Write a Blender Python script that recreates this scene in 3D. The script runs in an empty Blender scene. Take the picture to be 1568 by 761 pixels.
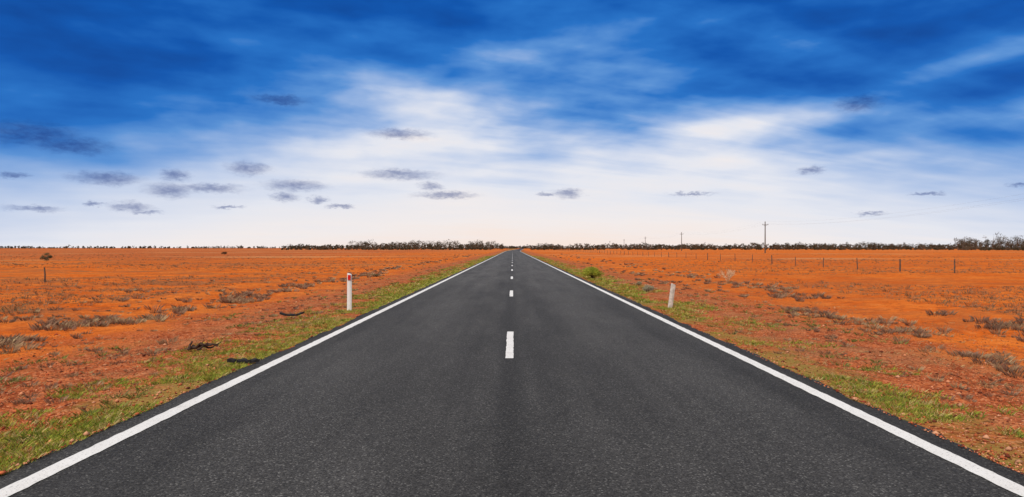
import bpy, math, random
import numpy as np
from math import radians, atan, cos, sin, pi
rng = np.random.default_rng(7)
random.seed(7)
sc = bpy.context.scene
sc.view_settings.view_transform = 'Standard'
sc.view_settings.look = 'None'
sc.view_settings.exposure = 0

H = 1.6
# ------------------------------------------------------------ numpy noise
def _h(ix, iy, s):
    n = (ix.astype(np.int64) * 374761393 + iy.astype(np.int64) * 668265263 + s * 974634777) & 0xffffffff
    n = ((n ^ (n >> 13)) * 1274126177) & 0xffffffff
    n = (n ^ (n >> 16)) & 0xffffffff
    return n / 4294967295.0
def vnoise(x, y, sc_, s=0):
    x = np.asarray(x, float) * sc_; y = np.asarray(y, float) * sc_
    ix = np.floor(x); iy = np.floor(y); fx = x - ix; fy = y - iy
    fx = fx * fx * (3 - 2 * fx); fy = fy * fy * (3 - 2 * fy)
    a = _h(ix, iy, s); b = _h(ix + 1, iy, s); c = _h(ix, iy + 1, s); d = _h(ix + 1, iy + 1, s)
    return (a * (1 - fx) + b * fx) * (1 - fy) + (c * (1 - fx) + d * fx) * fy
def fbm(x, y, sc_, s=0, o=4):
    v = 0; a = 1; t = 0
    for i in range(o):
        v = v + a * vnoise(x, y, sc_ * 2 ** i, s + i); t += a; a *= .5
    return v / t
def sstep(a, b, x):
    t = np.clip((np.asarray(x, float) - a) / (b - a), 0, 1); return t * t * (3 - 2 * t)

def cx(y):
    y = np.asarray(y, float); t = np.clip(y - 260, 0, None)
    return np.where(t < 110, 0.00009 * t * t, 0.00009 * 110 * 110 + 0.0198 * (t - 110))

def gz(x, y):
    x = np.asarray(x, float); y = np.asarray(y, float)
    ax = np.abs(x - cx(y))
    z = -0.022 + 0 * ax
    z = z - 0.05 * sstep(3.7, 5.2, ax) - 0.10 * sstep(5, 8.8, ax) + 0.07 * sstep(9.5, 12.5, ax)
    m = sstep(3.62, 4.4, ax)
    z = z + m * (fbm(x, y, 0.6, 3) - .5) * 0.12 + m * (fbm(x, y, 4.0, 9, 3) - .5) * 0.07
    z = z + m * (sstep(10, 30, ax)) * (fbm(x, y, .05, 21, 2) - .5) * 0.3
    return z

# ------------------------------------------------------------ node helpers
class NT:
    def __init__(s, nt): s.nt = nt; s.n = nt.nodes; s.l = nt.links
    def new(s, t, **k):
        nd = s.n.new(t)
        for a, b in k.items(): setattr(nd, a, b)
        return nd
    def put(s, sock, v):
        if isinstance(v, bpy.types.NodeSocket): s.l.new(v, sock)
        else:
            if isinstance(v, (tuple, list)) and sock.type == 'RGBA' and len(v) == 3: v = (*v, 1)
            sock.default_value = v
    def m(s, op, a, b=0.0, c=0.0, clamp=False):
        nd = s.new('ShaderNodeMath', operation=op, use_clamp=clamp)
        s.put(nd.inputs[0], a); s.put(nd.inputs[1], b); s.put(nd.inputs[2], c); return nd.outputs[0]
    def v(s, op, a, b=(0, 0, 0), c=(0, 0, 0), out=0):
        nd = s.new('ShaderNodeVectorMath', operation=op)
        s.put(nd.inputs[0], a); s.put(nd.inputs[1], b); s.put(nd.inputs[2], c); return nd.outputs[out]
    def mr(s, x, a, b, c=0.0, d=1.0, smooth=True):
        nd = s.new('ShaderNodeMapRange', interpolation_type='SMOOTHSTEP' if smooth else 'LINEAR')
        s.put(nd.inputs[0], x); s.put(nd.inputs[1], a); s.put(nd.inputs[2], b); s.put(nd.inputs[3], c); s.put(nd.inputs[4], d)
        return nd.outputs[0]
    def mix(s, f, a, b, bt='MIX'):
        nd = s.new('ShaderNodeMix', data_type='RGBA', blend_type=bt)
        s.put(nd.inputs[0], f); s.put(nd.inputs[6], a); s.put(nd.inputs[7], b); return nd.outputs[2]
    def noise(s, vec, scale, detail=4.0, rough=0.55, dist=0.0, col=False):
        nd = s.new('ShaderNodeTexNoise'); s.put(nd.inputs['Vector'], vec)
        nd.inputs['Scale'].default_value = scale; nd.inputs['Detail'].default_value = detail
        nd.inputs['Roughness'].default_value = rough; nd.inputs['Distortion'].default_value = dist
        return nd.outputs[1 if col else 0]
    def ramp(s, f, stops):
        nd = s.new('ShaderNodeValToRGB'); cr = nd.color_ramp
        while len(cr.elements) < len(stops): cr.elements.new(0.5)
        for e, (p, c) in zip(cr.elements, stops): e.position = p; e.color = (*c, 1)
        s.put(nd.inputs[0], f); return nd.outputs[0]
    def sep(s, vec):
        nd = s.new('ShaderNodeSeparateXYZ'); s.put(nd.inputs[0], vec); return nd.outputs
    def comb(s, x, y, z=0.0):
        nd = s.new('ShaderNodeCombineXYZ'); s.put(nd.inputs[0], x); s.put(nd.inputs[1], y); s.put(nd.inputs[2], z); return nd.outputs[0]

def mat_new(name):
    m = bpy.data.materials.new(name); m.use_nodes = True
    t = NT(m.node_tree); b = t.n['Principled BSDF']
    b.inputs['Roughness'].default_value = 0.9
    b.inputs['Specular IOR Level'].default_value = 0.2
    return m, t, b
def simple_mat(name, col, rough=0.8, var=0.25, scale=12, spec=0.3):
    m, t, b = mat_new(name)
    co = t.new('ShaderNodeTexCoord').outputs['Object']
    n = t.noise(co, scale, 4)
    c = t.mix(t.mr(n, .3, .7), tuple(k * (1 - var) for k in col), tuple(min(1, k * (1 + var)) for k in col))
    t.put(b.inputs['Base Color'], c); b.inputs['Roughness'].default_value = rough
    b.inputs['Specular IOR Level'].default_value = spec
    return m
def attr_mat(name, transl=0.0, rough=0.85):
    m, t, b = mat_new(name)
    a = t.new('ShaderNodeAttribute', attribute_name='Col')
    t.put(b.inputs['Base Color'], a.outputs[0]); b.inputs['Roughness'].default_value = rough
    b.inputs['Specular IOR Level'].default_value = 0.1
    if transl > 0:
        tr = t.new('ShaderNodeBsdfTranslucent'); t.put(tr.inputs[0], a.outputs[0])
        mx = t.new('ShaderNodeMixShader'); mx.inputs[0].default_value = transl
        t.l.new(b.outputs[0], mx.inputs[1]); t.l.new(tr.outputs[0], mx.inputs[2])
        t.l.new(mx.outputs[0], t.n['Material Output'].inputs[0])
    return m

def s2l(c):
    return tuple(((k / 255) / 12.92 if k / 255 <= .04045 else ((k / 255 + .055) / 1.055) ** 2.4) for k in c)

# ------------------------------------------------------------ mesh helpers
def make_mesh(name, V, F, mat, col=None, smooth=False):
    me = bpy.data.meshes.new(name)
    if isinstance(F, np.ndarray):
        m, k = F.shape
        me.vertices.add(len(V)); me.vertices.foreach_set('co', np.asarray(V, np.float32).ravel())
        me.loops.add(m * k); me.loops.foreach_set('vertex_index', F.astype(np.int32).ravel())
        me.polygons.add(m); me.polygons.foreach_set('loop_start', np.arange(0, m * k, k, dtype=np.int32))
        me.update(calc_edges=True)
    else:
        me.from_pydata([tuple(map(float, v)) for v in V], [], F); me.update()
    if col is not None:
        a = me.color_attributes.new('Col', 'FLOAT_COLOR', 'POINT')
        c = np.ones((len(V), 4), np.float32); c[:, :3] = col
        a.data.foreach_set('color', c.ravel())
    if smooth:
        me.polygons.foreach_set('use_smooth', np.ones(len(me.polygons), bool))
    me.materials.append(mat)
    ob = bpy.data.objects.new(name, me); sc.collection.objects.link(ob)
    return ob

def blades(bx, by, bz, h, w, lean, az):
    n = len(bx)
    pa = az + pi / 2 + rng.uniform(-.6, .6, n)
    dx, dy = np.cos(az), np.sin(az); px, py = np.cos(pa) * w / 2, np.sin(pa) * w / 2
    V = np.zeros((n, 4, 3))
    V[:, 0] = np.c_[bx - px, by - py, bz]; V[:, 1] = np.c_[bx + px, by + py, bz]
    mh = h * .6; ml = h * lean * .35
    V[:, 2] = np.c_[bx + dx * ml + px * .7, by + dy * ml + py * .7, bz + mh]
    tl = h * lean
    V[:, 3] = np.c_[bx + dx * tl, by + dy * tl, bz + h]
    b = np.arange(n)[:, None] * 4
    F = np.concatenate([b + np.array([[0, 1, 2]]), b + np.array([[0, 2, 3]])])
    return V.reshape(-1, 3), F

def tufts(name, tx, ty, th, tr, nb, cols, mat, lean=(0.1, 0.9), wid=0.006, zoff=-0.01, root=.7):
    idx = np.repeat(np.arange(len(tx)), nb)
    n = len(idx)
    r = np.sqrt(rng.random(n)) * tr[idx]; a = rng.random(n) * 2 * pi
    bx = tx[idx] + r * np.cos(a); by = ty[idx] + r * np.sin(a)
    bx = np.where(np.abs(bx) < 3.62, np.sign(bx) * 3.62 + np.sign(bx) * rng.random(n) * .1, bx)
    bz = gz(bx, by) + zoff
    h = th[idx] * rng.uniform(.45, 1.1, n)
    az = a + rng.uniform(-.7, .7, n)
    ln = rng.uniform(*lean, n)
    w = wid * np.clip(ty[idx] / 9, 1, 12) * rng.uniform(.7, 1.4, n)
    V, F = blades(bx, by, bz, h, w, ln, az)
    cols = np.array(cols)
    tc = rng.integers(0, len(cols), len(tx))
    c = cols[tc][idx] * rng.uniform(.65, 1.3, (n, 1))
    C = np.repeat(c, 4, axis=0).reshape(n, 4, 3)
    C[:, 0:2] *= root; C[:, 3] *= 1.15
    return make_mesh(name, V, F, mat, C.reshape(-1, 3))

def tube(pts, rad, seg=6):
    pts = np.array(pts, float); V = []; F = []
    n = len(pts)
    for i in range(n):
        t = pts[min(i + 1, n - 1)] - pts[max(i - 1, 0)]; t /= np.linalg.norm(t) + 1e-9
        u = np.cross(t, [0, 0, 1.0]) if abs(t[2]) < .95 else np.cross(t, [1.0, 0, 0])
        u /= np.linalg.norm(u); w = np.cross(t, u)
        for k in range(seg):
            a = 2 * pi * k / seg; V.append(pts[i] + rad[i] * (cos(a) * u + sin(a) * w))
    for i in range(n - 1):
        for k in range(seg):
            a = i * seg + k; b = i * seg + (k + 1) % seg
            F.append((a, b, b + seg, a + seg))
    F.append(tuple(range(seg))[::-1]); F.append(tuple((n - 1) * seg + k for k in range(seg)))
    return V, F
class Acc:
    def __init__(s): s.V = []; s.F = []
    def add(s, VF):
        o = len(s.V); s.V += [tuple(v) for v in VF[0]]; s.F += [tuple(i + o for i in f) for f in VF[1]]
    def box(s, c, d):
        x, y, z = c; a, b, e = (k / 2 for k in d)
        s.add(([(x + i * a, y + j * b, z + k * e) for i in (-1, 1) for j in (-1, 1) for k in (-1, 1)],
               [(0, 1, 3, 2), (4, 6, 7, 5), (0, 4, 5, 1), (2, 3, 7, 6), (0, 2, 6, 4), (1, 5, 7, 3)]))

# ============================================================ GROUND
def graded(lo, hi, dense, step, grow=1.12):
    c = list(np.arange(dense[0], dense[1], step)); s = step
    while c[-1] < hi: s *= grow; c.append(c[-1] + s)
    s = step
    while c[0] > lo: s *= grow; c.insert(0, c[0] - s)
    return np.array(c)
gxs = graded(-9000, 9000, (-12.0, 12.0), 0.11, 1.09)
gys = graded(-6000, 12000, (2.0, 26.0), 0.11, 1.06)
GX, GY = np.meshgrid(gxs, gys)
GZ = gz(GX, GY)
nx, ny = len(gxs), len(gys)
V = np.c_[GX.ravel(), GY.ravel(), GZ.ravel()]
i, j = np.meshgrid(np.arange(nx - 1), np.arange(ny - 1))
a = (j * nx + i).ravel()
F = np.c_[a, a + 1, a + 1 + nx, a + nx]

m, t, b = mat_new('red_earth')
co = t.new('ShaderNodeTexCoord').outputs['Object']
X, Y, Z = t.sep(co)
ax = t.m('ABSOLUTE', X)
n_big = t.noise(co, .035, 4, .6)
n_mid = t.noise(co, .45, 5, .65)
n_sm = t.noise(co, 3.2, 5, .70)
n_fine = t.noise(co, 22, 3, .7)
n_grit = t.noise(co, 90, 2, .7)
plain = t.mix(t.mr(n_mid, .35, .65), (0.66, 0.125, 0.013), (0.78, 0.20, 0.030))
plain = t.mix(t.mr(n_sm, .50, .62, 0, .6), plain, (0.36, 0.075, 0.018))
plain = t.mix(t.mr(n_sm, .45, .32, 0, .5), plain, (0.82, 0.28, 0.075))
plain = t.mix(t.mr(n_big, .42, .60, 0, .45), plain, (0.50, 0.11, 0.026))
st = t.noise(t.v('MULTIPLY', co, (0.012, 0.055, 1)), 1.0, 5, .65)
st2 = t.noise(t.v('MULTIPLY', co, (0.22, 0.42, 1)), 1.0, 6, .78)
left = t.mr(X, -14, -8, 1, 0)
cover = t.m('MULTIPLY', t.mr(st, .36, .54, .1, 1), t.mr(st2, .44, .58))
cover = t.m('MULTIPLY', cover, t.m('ADD', t.m('MULTIPLY', left, .34), .36))
plain = t.mix(cover, plain, (0.25, 0.115, 0.055))
farl = t.m('MULTIPLY', t.mr(Y, 70, 130), t.mr(X, -60, -20, 1, 0))
plain = t.mix(t.m('MULTIPLY', farl, .6), plain, (0.40, 0.11, 0.045))
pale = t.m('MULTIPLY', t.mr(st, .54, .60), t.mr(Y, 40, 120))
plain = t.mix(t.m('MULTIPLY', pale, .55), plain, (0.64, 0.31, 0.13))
verge = t.mix(t.mr(n_sm, .38, .60), (0.34, 0.072, 0.024), (0.58, 0.155, 0.052))
vor = t.new('ShaderNodeTexVoronoi', feature='F1'); t.put(vor.inputs['Vector'], co); vor.inputs['Scale'].default_value = 34
vc = t.sep(vor.outputs['Color'])[0]
verge = t.mix(t.mr(vc, .55, .9, 0, .7), verge, (0.16, 0.034, 0.018))
verge = t.mix(t.mr(vc, .25, .02, 0, .6), verge, (0.74, 0.32, 0.16))
verge = t.mix(t.mr(n_mid, .46, .62, 0, .5), verge, (0.38, 0.18, 0.085))
vm = t.mr(t.m('ADD', ax, t.m('MULTIPLY', t.m('SUBTRACT', n_mid, .5), 6)), 6.2, 9.2, 1, 0)
col = t.mix(vm, plain, verge)
gm = t.mr(t.m('ADD', ax, t.m('MULTIPLY', t.m('SUBTRACT', n_sm, .5), 2.6)), 3.9, 4.8, 1, 0)
gm = t.m('MULTIPLY', gm, t.mr(n_mid, .40, .56))
col = t.mix(t.m('MULTIPLY', gm, .7), col, (0.27, 0.23, 0.05))
col = t.mix(t.mr(n_fine, .52, .68, 0, .55), col, t.mix(.65, col, (0, 0, 0)))
col = t.mix(t.mr(n_grit, .5, .75, 0, .3), col, t.mix(.4, col, (1, .6, .4)))
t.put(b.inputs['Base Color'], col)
b.inputs['Roughness'].default_value = 1; b.inputs['Specular IOR Level'].default_value = 0.0
hgt = t.m('ADD', t.m('ADD', t.m('MULTIPLY', n_fine, .6), t.m('MULTIPLY', n_sm, 1.6)), t.m('MULTIPLY', vor.outputs['Distance'], -.3))
bp = t.new('ShaderNodeBump'); bp.inputs['Strength'].default_value = .85; bp.inputs['Distance'].default_value = .05
t.put(bp.inputs['Height'], hgt); t.l.new(bp.outputs[0], b.inputs['Normal'])
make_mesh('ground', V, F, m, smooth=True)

# ============================================================ ROAD
ys = np.concatenate([np.arange(-80, 0, 2.0), np.arange(0, 40, .06), np.arange(40, 120, .5), np.arange(120, 600, 5), np.arange(600, 1500, 30)])
xo = np.array([-3.62, -3.4, -2.4, -1.2, 0, 1.2, 2.4, 3.4, 3.66])
P = []
for k, o in enumerate(xo):
    off = np.full(len(ys), o)
    if k == 0: off = off - (fbm(ys, ys * 0, 2.2, 31, 4) - .5) * .18
    if k == len(xo) - 1: off = off + (fbm(ys, ys * 0, 2.2, 47, 4) - .5) * .18
    zz = np.full(len(ys), 0.0)
    if k in (0, len(xo) - 1): zz -= 0.012
    P.append(np.c_[cx(ys) + off, ys, zz])
P = np.stack(P, 1); nr, nc = P.shape[:2]
i, j = np.meshgrid(np.arange(nc - 1), np.arange(nr - 1)); a = (j * nc + i).ravel()
F = np.c_[a, a + 1, a + 1 + nc, a + nc]
m, t, b = mat_new('asphalt')
co = t.new('ShaderNodeTexCoord').outputs['Object']
X, Y, Z = t.sep(co)
vor = t.new('ShaderNodeTexVoronoi', feature='F1'); t.put(vor.inputs['Vector'], co); vor.inputs['Scale'].default_value = 85
vc = t.sep(vor.outputs['Color'])[0]
n1 = t.noise(co, 42, 3, .8); n2 = t.noise(t.v('MULTIPLY', co, (1, .22, 1)), .9, 6, .65); n3 = t.noise(t.v('MULTIPLY', co, (2.2, .05, 1)), 1, 3, .6)
c = t.mix(t.mr(vc, 0, 1), (0.028, 0.0262, 0.0247), (0.074, 0.0705, 0.067))
c = t.mix(t.mr(vc, .90, .98, 0, .7), c, (0.19, 0.183, 0.172))
c = t.mix(t.mr(n1, .5, .70, 0, .65), c, (0.016, 0.0155, 0.015))
k = t.m('ADD', t.mr(n2, .3, .7, .78, 1.22), t.mr(n3, .3, .7, -.12, .12))
axx = t.m('ABSOLUTE', t.m('ADD', X, .03))
strk = t.m('MULTIPLY', t.mr(axx, .05, .22, 1, 0), t.mr(n2, .4, .6, .2, 1))
k = t.m('SUBTRACT', k, t.m('MULTIPLY', strk, .28))
k = t.m('ADD', k, t.mr(t.m('ABSOLUTE', t.m('SUBTRACT', axx, 1.75)), .3, 1.3, .10, -.08))
k = t.m('SUBTRACT', k, t.mr(axx, 3.38, 3.6, 0, .3))
k = t.m('MULTIPLY', k, t.mr(Y, 3, 45, .95, 1.5))  # far sheen of the road painted in: base colour lightens with distance
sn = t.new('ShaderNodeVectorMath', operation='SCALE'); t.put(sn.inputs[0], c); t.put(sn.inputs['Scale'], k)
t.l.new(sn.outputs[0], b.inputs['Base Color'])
b.inputs['Roughness'].default_value = .85; b.inputs['Specular IOR Level'].default_value = .25
bp = t.new('ShaderNodeBump'); bp.inputs['Strength'].default_value = .7; bp.inputs['Distance'].default_value = .006
t.put(bp.inputs['Height'], t.m('ADD', t.m('MULTIPLY', vor.outputs['Distance'], -1), n1)); t.l.new(bp.outputs[0], b.inputs['Normal'])
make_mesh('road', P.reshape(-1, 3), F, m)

mp, t, b = mat_new('road_paint')
co = t.new('ShaderNodeTexCoord').outputs['Object']
n1 = t.noise(co, 60, 3, .75); n2 = t.noise(co, 2.5, 4, .6)
w = t.m('ADD', t.mr(n1, .54, .68), t.mr(n2, .5, .8, -.15, .4), clamp=True)
c = t.mix(t.m('MULTIPLY', w, .75), (0.82, 0.80, 0.77), (0.12, 0.115, 0.11))
c = t.mix(t.mr(n2, .35, .7, 0, .3), c, (0.62, 0.58, 0.53))
t.put(b.inputs['Base Color'], c); b.inputs['Roughness'].default_value = .6
bp = t.new('ShaderNodeBump'); bp.inputs['Strength'].default_value = .4; bp.inputs['Distance'].default_value = .005
t.put(bp.inputs['Height'], n1); t.l.new(bp.outputs[0], b.inputs['Normal'])

def strip(acc, y0, y1, xc, w, step=.05, z=.005, seed=0):
    yy = np.arange(y0, y1 + 1e-6, step) if step < 1 else np.linspace(y0, y1, max(2, int((y1 - y0) / step)))
    l = xc - w / 2 + (fbm(yy, yy * 0, 9, seed, 3) - .5) * .02
    r = xc + w / 2 + (fbm(yy, yy * 0, 9, seed + 50, 3) - .5) * .02
    V = [];
    for q, a_, b_ in zip(yy, l, r): V += [(float(cx(q)) + a_, q, z), (float(cx(q)) + b_, q, z)]
    F = [(2 * k, 2 * k + 1, 2 * k + 3, 2 * k + 2) for k in range(len(yy) - 1)]
    acc.add((V, F))
for k_, (xc, w_) in enumerate([(-3.31, .15), (3.34, .15)]):
    A = Acc(); strip(A, -70, 30, xc, w_, .05, seed=60 + k_); strip(A, 30, 250, xc, w_, 2, seed=61); strip(A, 250, 1400, xc, w_, 10)
    make_mesh('edge_line', A.V, A.F, mp)
A = Acc()
y0 = 1600 / 169.5
k = -5
while True:
    s = y0 + 12 * k
    if s > 900: break
    strip(A, s, s + 3, -.045, .118, .1 if s < 60 else 1, seed=80 + k); k += 1
make_mesh('centre_line', A.V, A.F, mp)

# ============================================================ GRAVEL
def scatter_y(n, y_lo, y_hi, p=1.0):
    u = rng.random(n); return (y_lo ** -p + u * (y_hi ** -p - y_lo ** -p)) ** (-1 / p)
n = 34000
side = np.where(rng.random(n) < .5, -1, 1)
gy = scatter_y(n, 3.2, 28, 1.0)
gx = side * (3.60 + rng.random(n) ** 1.4 * 6)
r = rng.uniform(.005, .014, n) * (1 + (rng.random(n) < .05) * 1.5)
oc = np.array([[1, 0, 0], [-1, 0, 0], [0, 1, 0], [0, -1, 0], [0, 0, 1], [0, 0, -1]], float)
of = np.array([[0, 2, 4], [2, 1, 4], [1, 3, 4], [3, 0, 4], [2, 0, 5], [1, 2, 5], [3, 1, 5], [0, 3, 5]])
th = rng.random(n) * 2 * pi
sh = oc[None] * rng.uniform(.6, 1.4, (n, 6, 1)) * np.array([1, 1, .65])
ct, st_ = np.cos(th)[:, None], np.sin(th)[:, None]
vx = (sh[..., 0] * ct - sh[..., 1] * st_) * r[:, None] + gx[:, None]
vy = (sh[..., 0] * st_ + sh[..., 1] * ct) * r[:, None] + gy[:, None]
vz = sh[..., 2] * r[:, None] + (np.maximum(gz(gx, gy), np.where(np.abs(gx) < 3.64, 0, -9)) + r * .3)[:, None]
V = np.stack([vx, vy, vz], -1).reshape(-1, 3)
F = (np.arange(n)[:, None, None] * 6 + of[None]).reshape(-1, 3)
pal = np.array([(0.44, .10, .04), (0.30, .065, .03), (0.15, .038, .02), (0.64, .26, .13), (0.54, .14, .055), (.56, .27, .15)])
c = pal[rng.integers(0, 6, n)] * rng.uniform(.7, 1.25, (n, 1))
make_mesh('gravel', V, F, attr_mat('stone'), np.repeat(c, 6, 0))

# ============================================================ GRASS
grass_m = attr_mat('grass_blades', .25)
n = 21000
y = scatter_y(n, 3.0, 130, .6)
side = np.where(rng.random(n) < .52, -1, 1)
d = rng.random(n) ** 1.6 * 1.8
x = side * (3.64 + d)
dens = fbm(x, y, .8, 5, 4) - .08 * d + .10 * sstep(4, 9, y) * (side < 0) + .06 * sstep(10, 25, y)
keep = (dens > .465)
x = np.where(side > 0, x + rng.random(n) * .45, x)
x, y = x[keep], y[keep]
tufts('green_grass', x, y, rng.uniform(.02, .065, len(x)) * np.clip(y / 14, 1, 1.8), rng.uniform(.03, .09, len(x)) * np.clip(y / 10, 1, 3), 12,
      [(.36, .38, .05), (.26, .32, .045), (.48, .42, .09), (.17, .23, .035), (.58, .44, .18), (.34, .38, .05)], grass_m, (.2, 1.2), .005)
n = 1700
y = scatter_y(n, 4, 60, .7)
x = np.where(rng.random(n) < .5, -1, 1) * rng.uniform(4, 8, n)
keep = fbm(x, y, .6, 77, 3) > .56
x, y = x[keep], y[keep]
tufts('verge_weeds', x, y, rng.uniform(.03, .08, len(x)), rng.uniform(.04, .12, len(x)), 22,
      [(.24, .25, .06), (.18, .21, .05), (.3, .26, .10)], grass_m, (.3, 1.3), .007)
X_, Y_, S_ = [], [], []
def band(xc, sd, y0_, y1_, n, s, seed, thr=.45, slope=0):
    y = scatter_y(n, y0_, y1_, .6)
    x = xc + rng.normal(0, sd, n) + (fbm(y, y * 0, .15, seed, 2) - .5) * 1.4 + slope * (y - 15)
    k = (fbm(x, y, .6, seed, 3) > thr) & (np.abs(x) > 4.1)
    X_.append(x[k]); Y_.append(y[k]); S_.append(rng.uniform(.4, 1.4, k.sum()) * s)
band(-9.7, .5, 8, 190, 1000, .13, 101, .46)
band(-11.5, 1.8, 8, 190, 650, .09, 103, .49)
band(7.8, .5, 8, 190, 620, .10, 105, .49, .01)
band(10.8, .6, 8, 190, 800, .12, 107, .47, .01)
band(6.3, 1.2, 4, 90, 620, .055, 109, .46)
band(-6.6, 1.3, 4, 90, 800, .055, 111, .45)
x = np.concatenate(X_); y = np.concatenate(Y_); s = np.concatenate(S_)
tufts('dry_grass', x, y, s, s * rng.uniform(.6, 1.3, len(s)), 40,
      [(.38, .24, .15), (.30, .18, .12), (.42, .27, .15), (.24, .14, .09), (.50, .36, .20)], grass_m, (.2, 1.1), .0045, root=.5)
n = 11000
y = scatter_y(n, 3.2, 90, .7)
x = np.where(rng.random(n) < .5, -1, 1) * (3.8 + rng.random(n) * 6.5)
k = fbm(x, y, .5, 201, 4) > .46
x, y = x[k], y[k]
tufts('straw_grass', x, y, rng.uniform(.015, .05, len(x)), rng.uniform(.04, .14, len(x)) * np.clip(y / 12, 1, 2), 9,
      [(.52, .33, .15), (.40, .20, .09), (.46, .3, .14), (.26, .13, .06)], grass_m, (.6, 2.0), .005)
n = 38000
y = scatter_y(n, 12, 400, .2)
u = rng.uniform(-1.1, 1.1, n)
x = u * y; ok = (np.abs(x) > 12.5)
f = fbm(x * .4, y, .06, 301, 4)
thr = np.where(x < 0, .45, .54)
ok &= (f + (rng.random(n) - .5) * .1 > thr)
x, y = x[ok], y[ok]
s = rng.uniform(.03, .09, len(x)) * (1 + (rng.random(len(x)) < .05) * 1.3)
tufts('plain_scrub', x, y, s, s * rng.uniform(.8, 2.4, len(s)), 12,
      [(.32, .20, .12), (.26, .16, .09), (.40, .23, .12), (.23, .18, .09)], grass_m, (.2, 1.0), .0045)

# ============================================================ SHRUBS / TREES
def leaf_cloud(cent, rad, n, size):
    d = rng.normal(size=(n, 3)); d /= np.linalg.norm(d, axis=1)[:, None]
    p = np.array(cent) + d * (rng.random((n, 1)) ** .45) * np.array(rad)
    a = rng.normal(size=(n, 3)); a /= np.linalg.norm(a, axis=1)[:, None]
    bb = np.cross(a, rng.normal(size=(n, 3))); bb /= np.linalg.norm(bb, axis=1)[:, None]
    s = size * rng.uniform(.6, 1.4, (n, 1))
    V = np.stack([p - a * s, p + bb * s * .45, p + a * s, p - bb * s * .45], 1)
    return V.reshape(-1, 3), p
leaf_m = attr_mat('leaves', .2)
bark_m = simple_mat('bark', (.12, .085, .06), .95, .35, 6)

def shrub(name, px, py, w, h, cols, nstem=26, nleaf=1500, size=.02):
    z0 = float(gz(px, py)) - .01
    A = Acc(); tips = []
    for i in range(nstem):
        az = random.random() * 2 * pi; r_ = w / 2 * random.uniform(.1, .95); hh = h * random.uniform(.55, 1) * math.sqrt(max(.1, 1 - (r_ / (w / 2)) ** 2 * .6))
        e = np.array([cos(az) * r_, sin(az) * r_, hh])
        A.add(tube([(0, 0, 0), e * [.45, .45, .55] + rng.normal(0, .01, 3), e], [.008, .006, .002], 4)); tips.append(e)
    root = make_mesh(name, A.V, A.F, bark_m); root.location = (px, py, z0)
    VV = []; CC = []
    cols = np.array(cols)
    per = nleaf // nstem
    for e in tips:
        V, p = leaf_cloud(e * [.95, .95, .8], (w * .13, w * .13, h * .25), per, size)
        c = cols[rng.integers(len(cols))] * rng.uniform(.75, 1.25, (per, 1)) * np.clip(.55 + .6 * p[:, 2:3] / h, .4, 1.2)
        VV.append(V); CC.append(np.repeat(c, 4, 0))
    V = np.concatenate(VV); V[:, 2] = np.maximum(V[:, 2], 0.01)
    f = make_mesh('foliage', V, np.arange(len(V)).reshape(-1, 4), leaf_m, np.concatenate(CC)); f.parent = root
shrub('green_bush', 4.15, 34, 1.2, .70, [(.42, .44, .05), (.52, .50, .07), (.32, .36, .05)], 46, 6500, .028)
shrub('saltbush', 5.0, 24.3, .5, .36, [(.44, .42, .28), (.54, .48, .34), (.36, .34, .22)], 26, 1800, .016)
shrub('saltbush', 5.6, 29, .35, .22, [(.44, .38, .24), (.38, .34, .2)], 20, 1200, .014)
shrub('low_shrub', -8.35, 40, .5, .25, [(.28, .24, .12), (.24, .2, .12)], 20, 1000, .016)

def twig(A, p, d, l, r_, lev):
    q = p + d * l; mid = p + d * l * .5 + rng.normal(0, l * .06, 3)
    A.add(tube([p, mid, q], [r_, r_ * .85, r_ * .65], 4))
    if lev == 0: return
    for _ in range(3 if lev > 1 else 2):
        nd = d + rng.normal(0, .5, 3); nd[2] = abs(nd[2]) * .8 + .15; nd /= np.linalg.norm(nd)
        twig(A, q, nd, l * random.uniform(.6, .85), r_ * .62, lev - 1)
dead_m = simple_mat('dead_wood', (.66, .46, .28), .9, .25, 20)
A = Acc()
for i in range(9):
    az = i * .7 + random.random(); d = np.array([cos(az) * .5, sin(az) * .5, 1]); d /= np.linalg.norm(d)
    twig(A, np.array([0, 0, 0.]), d, .27, .019, 3)
o = make_mesh('dead_bush', A.V, A.F, dead_m); o.location = (10.7, 32.5, float(gz(10.7, 32.5)) - .02)

def tree(name, px, py, h, w, nl, cols, size):
    z0 = float(gz(px, py)) - .03
    A = Acc(); tips = []
    top = np.array([.05 * h, 0, h * .3])
    A.add(tube([(0, 0, 0), (.03 * h, .01, h * .18), top], [h * .035, h * .028, h * .02], 7))
    for i in range(13):
        az = i * .7 + random.random() * .5; e = np.array([cos(az) * w * .36, sin(az) * w * .36, h * random.uniform(.2, .9)])
        s0 = top * random.uniform(.6, 1)
        A.add(tube([s0, (s0 + e) / 2 + np.array([0, 0, .04 * h]), e], [h * .016, h * .01, h * .004], 5)); tips.append(e)
    root = make_mesh(name, A.V, A.F, bark_m); root.location = (px, py, z0)
    VV = []; CC = []; per = nl // 13
    for e in tips:
        V, p = leaf_cloud(e, (w * .2, w * .2, h * .16), per, size)
        c = np.array(cols[random.randrange(len(cols))]) * rng.uniform(.6, 1.3, (per, 1))
        VV.append(V); CC.append(np.repeat(c, 4, 0))
    V = np.concatenate(VV)
    f = make_mesh('foliage', V, np.arange(len(V)).reshape(-1, 4), leaf_m, np.concatenate(CC)); f.parent = root
tree('small_tree', -61.5, 86, 1.2, 1.35, 1500, [(.19, .16, .08), (.23, .18, .09), (.15, .13, .07)], .055)
shrub('low_shrub', -75, 170, 1.6, .9, [(.12, .09, .05), (.09, .07, .04)], 20, 700, .07)

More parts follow.
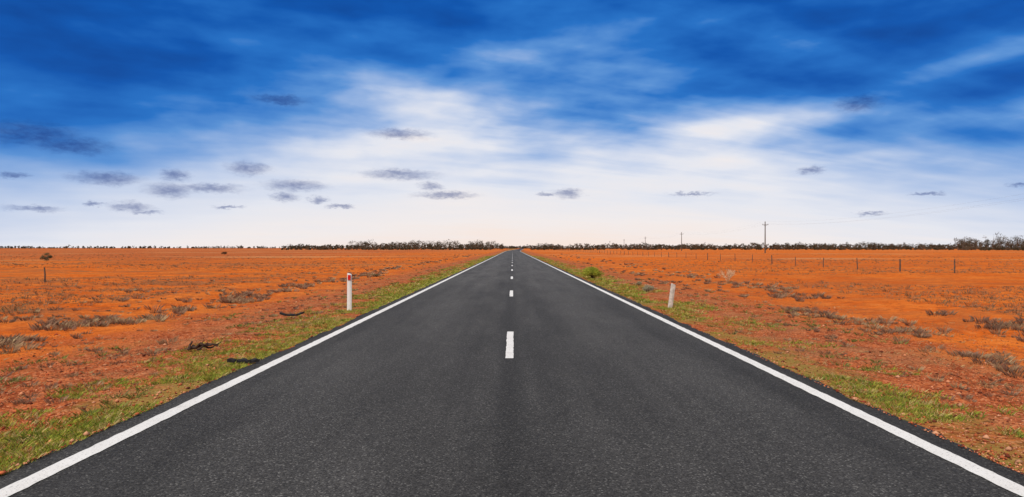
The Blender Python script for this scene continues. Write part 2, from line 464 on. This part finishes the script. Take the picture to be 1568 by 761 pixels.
segs = [(-500, 455, 1700, 7.6, 560, 2.0), (440, 560, 1050, 7.6, 130, 1.3), (538, 772, 700, 9.8, 260, 1.0), (765, 815, 1400, 8.5, 60, 1.5),
        (812, 1190, 820, 8.2, 360, 1.15), (1180, 1500, 690, 8.8, 320, 1.0), (1465, 1900, 480, 11, 240, .8),
        (440, 1600, 1250, 9.0, 480, 1.9), (430, 1600, 520, 2.2, 520, .8), (1480, 1700, 400, 3.0, 60, .6)]
VV, CC = [], []; TB = Acc()
lc = np.array([(.08, .064, .036), (.11, .08, .05), (.07, .062, .035), (.14, .10, .06)])
for (p0, p1, dep, hh, cnt, ls) in segs:
    for i in range(cnt):
        u = (random.uniform(p0, p1) - 785) / 1000
        if hh < 4 and abs(u) < .03: continue
        dd = dep * random.uniform(.94, 1.12)
        x0, y0_ = u * dd, dd; h = hh * random.uniform(.5, .95) * (1.22 if random.random() < .12 else 1)
        h *= .75 + .5 * float(vnoise(np.array([u * 40]), np.array([dep * 1.0]), 1.0, 5)[0])
        w = h * random.uniform(.7, 1.2) * (1.8 if hh < 4 else 1)
        lean = random.uniform(-.06, .06) * h
        if hh > 4: TB.add(tube([(x0, y0_, -.3), (x0 + lean, y0_, h * .35), (x0 + lean * 1.5, y0_, h * .7)], [.22, .17, .08], 4))
        base = lc[random.randrange(4)]
        ncl = random.randint(5, 8)
        for c_ in range(ncl):
            az = random.random() * 2 * pi; rr = w * .36 * math.sqrt(random.random()); zz = h * random.uniform(.32, .88)
            if c_ < 2: zz = h * random.uniform(.08, .28)
            per = 16
            if dep < 600 and hh > 4:
                TB.add(tube([(x0 + lean, y0_, h * .35), (x0 + rr * cos(az), y0_ + rr * sin(az), zz)], [.09, .04], 3)); per = 26
            V, p = leaf_cloud((x0 + rr * cos(az), y0_ + rr * sin(az), zz), (w * .2, w * .2, h * .13), per, .42 * ls)
            VV.append(V); CC.append(np.repeat(base * rng.uniform(.6, 1.3, (per, 1)) * random.uniform(.75, 1.25), 4, 0))
V = np.concatenate(VV)
root = make_mesh('tree_line', V, np.arange(len(V)).reshape(-1, 4), leaf_m, np.concatenate(CC))
tb = make_mesh('trunks', TB.V, TB.F, bark_m); tb.parent = root

# ============================================================ GUIDE POSTS
white_m = simple_mat('white_plastic', (.82, .80, .77), .45, .04, 9, .4)
red_m = simple_mat('red_reflector', (.66, .015, .01), .6, .15, 60, .15)
whitewood_m = simple_mat('weathered_white_wood', (.60, .53, .46), .85, .25, 14, .2)
def guide_post(px, py, h, w, th, tilt, mat, refl, slant=.03):
    root = bpy.data.objects.new('guide_post', None); sc.collection.objects.link(root)
    root.location = (px, py, float(gz(px, py)) - .04); root.rotation_euler = tilt
    V = []; prof = []
    ns = 8
    for k in range(ns + 1):
        s_ = -1 + 2 * k / ns; prof.append((s_ * w / 2, -th * (1 - s_ * s_) * .5))
    for k in range(ns, -1, -1):
        s_ = -1 + 2 * k / ns; prof.append((s_ * w / 2, -th * (1 - s_ * s_) * .5 + th * .55))
    lv = [0, h * .3, h * .6, h * .9, h * .965, h]
    for q, z in enumerate(lv):
        for (a_, b_) in prof:
            k_ = 1 - .12 * (q == 5)
            zz = z - (slant * (a_ / w + .5) if q >= 4 else 0) - (.35 * w * (a_ / (w / 2)) ** 4 * .35 if q == 5 else 0)
            V.append((a_ * k_, b_, zz))
    n_ = len(prof); F = []
    for q in range(len(lv) - 1):
        for k in range(n_): F.append((q * n_ + k, q * n_ + (k + 1) % n_, (q + 1) * n_ + (k + 1) % n_, (q + 1) * n_ + k))
    t0 = (len(lv) - 1) * n_
    for k in range(ns): F.append((t0 + k, t0 + k + 1, t0 + n_ - 2 - k, t0 + n_ - 1 - k))
    p = make_mesh('post', V, F, mat); p.parent = root
    if refl:
        A = Acc(); A.box((0, -th * .5 - .014, h - .125), (w * .6, .010, .13))
        r_ = make_mesh('reflector', A.V, A.F, red_m); r_.parent = root
        mo = r_.modifiers.new('b', 'BEVEL'); mo.width = .002
        A = Acc()
        A.box((0, -th * .5 - .003, h - .125), (w * .72, .006, .15)); f_ = make_mesh('reflector_frame', A.V, A.F, mat); f_.parent = root
    return root
guide_post(-4.28, 17.1, 1.03, .12, .035, (0, radians(.3), 0), white_m, True)
guide_post(4.28, 17.8, .73, .125, .05, (radians(4), radians(8.5), radians(-22)), whitewood_m, False, .04)

# ============================================================ FENCE, POLES
wood_m = simple_mat('grey_wood', (.11, .08, .06), .9, .3, 10)
metal_m = simple_mat('wire_steel', (.22, .20, .18), .6, .1, 5)
A = Acc(); W = Acc(); fy = 24.0; k = 0; tops = []
while fy < 420:
    z = float(gz(28.1, fy)); hh = .94 + random.uniform(-.08, .06); r_ = .055 if k % 4 == 0 else .036
    lx, ly = random.uniform(-.05, .05), random.uniform(-.03, .03)
    A.add(tube([(28.1, fy, z - .1), (28.1 + lx * .5, fy, z + hh * .5), (28.1 + lx, fy + ly, z + hh)], [r_ * 1.1, r_, r_ * .85], 7)); tops.append((fy, z))
    fy += 5.85; k += 1
for hz in (.25, .55, .82):
    W.add(tube([(28.1 - .05, f_, z_ + hz) for f_, z_ in tops], [.0025] * len(tops), 3))
fo = make_mesh('wire_fence', A.V, A.F, wood_m); wo = make_mesh('wires', W.V, W.F, metal_m); wo.parent = fo
A = Acc(); z = float(gz(-22.8, 31.8))
A.add(tube([(0, 0, -.05), (.01, 0, .35), (-.02, 0, .72)], [.04, .035, .03], 8))
o = make_mesh('fence_post', A.V, A.F, wood_m); o.location = (-22.8, 31.8, z)

poles = [(75.5, 85), (82.3, 213), (92.3, 357), (101.5, 500), (110, 645), (119, 800)]
for (x0, y0_) in poles:
    A = Acc(); hp = 10.2
    A.add(tube([(0, 0, -.3), (0, 0, 5), (0, 0, hp)], [.21, .17, .13], 10))
    A.box((0, -.17, hp - 1.0), (2.0, .1, .13))
    A.add(tube([(-.55, -.17, hp - 1.0), (0, -.15, hp - 1.6)], [.03, .03], 5)); A.add(tube([(.55, -.17, hp - 1.0), (0, -.15, hp - 1.6)], [.03, .03], 5))
    for q in (-.85, .85):
        A.add(tube([(q, -.17, hp - .95), (q, -.17, hp - .72), (q, -.17, hp - .66)], [.05, .07, .03], 7))
    A.add(tube([(0, 0, hp - .02), (0, 0, hp + .2)], [.06, .05], 7))
    o = make_mesh('power_pole', A.V, A.F, wood_m); o.location = (x0, y0_, -.1)
W = Acc()
for (a0, a1) in zip(poles[:-1], poles[1:]):
    for q, zz in ((-.85, 9.5), (.85, 9.5), (0, 10.3)):
        pts = []
        for k in range(13):
            s_ = k / 12; pts.append((a0[0] + (a1[0] - a0[0]) * s_ + q, a0[1] + (a1[1] - a0[1]) * s_ - .17, zz - .1 - 1.6 * 4 * s_ * (1 - s_)))
        W.add(tube(pts, [.005] * 13, 3))
make_mesh('power_line', W.V, W.F, metal_m)

# ============================================================ DEBRIS
char_m = simple_mat('dark_dead_wood', (.07, .04, .028), .9, .5, 25)
rub_m = simple_mat('tyre_rubber', (.018, .016, .016), .7, .3, 40)
A = Acc()
for (p, q, r_) in [((-.24, 0, .03), (.22, .06, .07), .028), ((-.2, .05, .05), (.1, -.08, .13), .022), ((-.22, -.05, .02), (-.2, .02, .16), .02),
                   ((0, .02, .05), (.26, -.02, .12), .016), ((-.05, -.1, .02), (.12, .12, .04), .018), ((-.1, 0, .06), (-.02, .02, .17), .01)]:
    p = np.array(p); q = np.array(q); pts = [p + (q - p) * s_ + rng.normal(0, .014, 3) for s_ in np.linspace(0, 1, 6)]
    A.add(tube(pts, [r_ * random.uniform(.75, 1.15) * (1 - .4 * s_) for s_ in np.linspace(0, 1, 6)], 7))
o = make_mesh('fallen_branch', A.V, A.F, char_m); o.location = (-4.92, 10.4, float(gz(-4.92, 10.4)) + .03)
def tread(name, px, py, L, w, curl, rot):
    V = []; F = []; n_ = 18
    for k in range(n_):
        s_ = k / (n_ - 1); x_ = (s_ - .5) * L; zc = .02 + curl * (2 * abs(s_ - .45)) ** 2.2
        ww = w * (1 - .7 * abs(2 * s_ - 1) ** 3) * (1 + .25 * sin(k * 2.3)); yo = .03 * sin(s_ * 5)
        for (dy, dz) in ((-ww / 2, -.02), (-ww / 2, .018 + .008 * sin(k * 1.7)), (ww / 2, .024 + .012 * sin(k)), (ww / 2, .0)): V.append((x_, dy + yo, zc + dz))
    for k in range(n_ - 1):
        for q in range(4): F.append((k * 4 + q, k * 4 + (q + 1) % 4, k * 4 + 4 + (q + 1) % 4, k * 4 + 4 + q))
    F += [(3, 2, 1, 0), tuple(4 * (n_ - 1) + q for q in range(4))]
    o = make_mesh(name, V, F, rub_m); o.location = (px, py, max(float(gz(px, py)), -.03) + .02); o.rotation_euler = (0, 0, rot)
tread('tyre_scrap', -5.2, 15.4, .58, .10, .06, .1)
tread('tyre_scrap', -3.75, 9.1, .45, .075, .015, .05)

# ============================================================ WORLD
w = bpy.data.worlds.new('sky'); sc.world = w; w.use_nodes = True
try: w.cycles.sampling_method = 'NONE'
except Exception as ex: print(ex)
t = NT(w.node_tree); t.n.clear()
SUN_EL, SUN_AZ = 50, 215
out = t.new('ShaderNodeOutputWorld')
nish = t.new('ShaderNodeTexSky', sky_type='NISHITA'); nish.sun_disc = False
nish.sun_elevation = radians(SUN_EL); nish.sun_rotation = radians(SUN_AZ)
bgA = t.new('ShaderNodeBackground'); t.l.new(nish.outputs[0], bgA.inputs[0]); bgA.inputs[1].default_value = .07
d = t.v('NORMALIZE', t.new('ShaderNodeTexCoord').outputs['Generated'])
dx, dy, dz = t.sep(d)
az = t.m('MULTIPLY', t.m('ARCTAN2', dx, dy), 57.29578)
el = t.m('MULTIPLY', t.m('ARCSINE', dz), 57.29578)
zz = t.m('ADD', t.m('MAXIMUM', dz, 0.0), .07)
cp = t.comb(t.m('DIVIDE', dx, zz), t.m('DIVIDE', dy, zz), 0)
ae = t.comb(az, el, 0)
def P2(x, y):
    u = (x - 785) / 1000; a_ = atan(u); return math.degrees(a_), math.degrees(atan((379.5 - y) / 1000 * cos(a_)))
nA = t.noise(t.v('MULTIPLY', cp, (.6, .8, 1)), 1.0, 3, .5, .2)
rot = t.new('ShaderNodeVectorRotate', rotation_type='Z_AXIS'); t.put(rot.inputs['Vector'], cp); rot.inputs['Angle'].default_value = radians(-28)
nB = t.noise(t.v('MULTIPLY', rot.outputs[0], (.5, 2.2, 1)), 1.0, 4, .5, .3)
nC = t.noise(t.v('MULTIPLY', ae, (.06, .25, 1)), 1.0, 5, .5, .15)
nE = t.noise(t.v('MULTIPLY', ae, (.10, .27, 1)), 1.3, 4, .48, .1)
e = t.m('ADD', el, t.m('MULTIPLY', t.m('MULTIPLY', az, az), .0034))
grow = t.mr(el, 2, 12, .15, 1)
warp = t.m('ADD', t.m('MULTIPLY', t.m('SUBTRACT', nA, .5), 12), t.m('MULTIPLY', t.m('SUBTRACT', nB, .5), t.mr(az, -25, 15, 3, 12)))
warp = t.m('ADD', warp, t.m('MULTIPLY', t.m('SUBTRACT', nC, .5), 13))
warp = t.m('ADD', warp, t.m('MULTIPLY', t.m('SUBTRACT', nE, .5), 12))
e = t.m('ADD', e, t.m('MULTIPLY', warp, grow))
def gauss(x, y, rx, ry, amp, rotd=0):
    global e
    a_, b_ = P2(x, y)
    v_ = t.v('SUBTRACT', ae, (a_, b_, 0))
    if rotd:
        r_ = t.new('ShaderNodeVectorRotate', rotation_type='Z_AXIS'); t.put(r_.inputs['Vector'], v_); r_.inputs['Angle'].default_value = radians(-rotd); v_ = r_.outputs[0]
    l_ = t.v('LENGTH', t.v('MULTIPLY', v_, (1 / rx, 1 / ry, 1)), out=1)
    e = t.m('ADD', e, t.m('MULTIPLY', t.mr(l_, 0, 1.6, 1, 0), amp))
gauss(650, 180, 9, 4.2, -4.5)
gauss(500, 230, 9, 1.8, -2.0)
gauss(850, 30, 7, 4, -3.5)
gauss(120, 90, 12, 4.5, 2.5)
gauss(180, 215, 12, 2.2, 1.8)
gauss(1100, 110, 8, 2.2, 3.0, -8)
gauss(930, 190, 7, 1.8, 1.5)
gauss(1180, 190, 9, 1.2, -3.5, 6)
gauss(1480, 95, 6, .8, -4.0, 12)
gauss(1480, 150, 9, 1.2, 1.5, 6)
gauss(1150, 260, 16, 1.6, -1.5)
R = lambda p, c: (p / 40, s2l(c))
col = t.ramp(t.m('DIVIDE', e, 40, clamp=True), [R(0, (252, 234, 224)), R(2.5, (246, 239, 238)), R(5, (232, 234, 243)), R(7.5, (200, 213, 238)),
      R(10, (152, 182, 228)), R(13, (92, 148, 216)), R(16, (36, 114, 200)), R(20, (6, 86, 176)), R(25, (0, 60, 140)), R(40, (0, 46, 112))])
hi = t.m('MULTIPLY', t.mr(el, 24, 48), t.mr(nA, .25, .6, .55, 1))  # pale cloud added overhead, out of view, for softer neutral light
col = t.mix(hi, col, s2l((226, 224, 222)))
bk = t.m('MULTIPLY', t.mr(t.m('ABSOLUTE', az), 60, 110), t.mr(nC, .3, .6, .3, .9))  # same added pale cloud behind the camera, unseen, to whiten the fill light
col = t.mix(bk, col, s2l((220, 216, 214)))
blobs = [(50, 205, 60, 13), (110, 222, 50, 9), (162, 273, 42, 7), (268, 268, 18, 6), (258, 291, 28, 8), (322, 288, 38, 5), (380, 258, 26, 7), (452, 284, 36, 6),
         (436, 301, 16, 5), (487, 306, 11, 4), (612, 267, 44, 5.5), (612, 205, 36, 5.5), (682, 299, 36, 4), (430, 153, 34, 5), (870, 296, 17, 5), (836, 298, 11, 2.5),
         (1313, 158, 26, 8), (1242, 261, 15, 4), (50, 319, 32, 3.5), (200, 317, 26, 5), (222, 325, 20, 2), (660, 285, 14, 4), (1420, 296, 22, 2), (1330, 327, 18, 2), (20, 268, 18, 3),
         (350, 317, 18, 2), (145, 312, 14, 2.5), (1060, 297, 26, 2), (520, 316, 16, 2), (1560, 283, 14, 2.5)]
nD = t.noise(t.v('MULTIPLY', ae, (1.1, 2.6, 1)), 1.0, 5, .7, col=True)
q = t.v('ADD', ae, t.v('MULTIPLY', t.v('SUBTRACT', nD, (.5, .5, .5)), (2.2, 1.0, 0)))
cur = None
for (x, y, rx, ry) in blobs:
    a_, b_ = P2(x, y); ca = cos(radians(a_))
    sx = math.degrees(rx / 1000 * ca * ca) * 1.15; sy = math.degrees(ry / 1000 * ca) * 1.3
    l_ = t.v('LENGTH', t.v('MULTIPLY_ADD', q, (1 / sx, 1 / sy, 0), (-a_ / sx, -b_ / sy, 0)), out=1)
    cur = l_ if cur is None else t.m('MINIMUM', cur, l_)
mask = t.mr(cur, .15, 1.6, 1, 0)
mask = t.m('MULTIPLY', mask, t.mr(t.sep(nD)[2], .3, .65, .55, .92))
col = t.mix(mask, col, t.mix(1.0, col, s2l((152, 160, 190)), 'MULTIPLY'))
col = t.mix(t.mr(dz, -.02, -.001, 1, 0), col, (0.35, 0.12, 0.05))
bgB = t.new('ShaderNodeBackground'); t.l.new(col, bgB.inputs[0]); bgB.inputs[1].default_value = 1.0
mx = t.new('ShaderNodeMixShader'); mx.inputs[0].default_value = .95
t.l.new(bgA.outputs[0], mx.inputs[1]); t.l.new(bgB.outputs[0], mx.inputs[2]); t.l.new(mx.outputs[0], out.inputs[0])

# ============================================================ SUN + CAMERA
L = bpy.data.lights.new('sun', 'SUN'); L.energy = 2.5; L.angle = radians(9); L.color = (1, .96, .9)
lo = bpy.data.objects.new('sun', L); sc.collection.objects.link(lo)
from mathutils import Vector
sv = Vector((sin(radians(SUN_AZ)) * cos(radians(SUN_EL)), cos(radians(SUN_AZ)) * cos(radians(SUN_EL)), sin(radians(SUN_EL))))
lo.rotation_euler = sv.to_track_quat('Z', 'Y').to_euler(); lo.location = (0, 0, 30)
cam = bpy.data.cameras.new('camera'); co_ = bpy.data.objects.new('camera', cam); sc.collection.objects.link(co_)
cam.lens = 22.96; cam.sensor_width = 36; cam.clip_start = .05; cam.clip_end = 30000
co_.location = (0, 0, H); co_.rotation_euler = (radians(90.0 - .06), 0, radians(.06))
sc.camera = co_
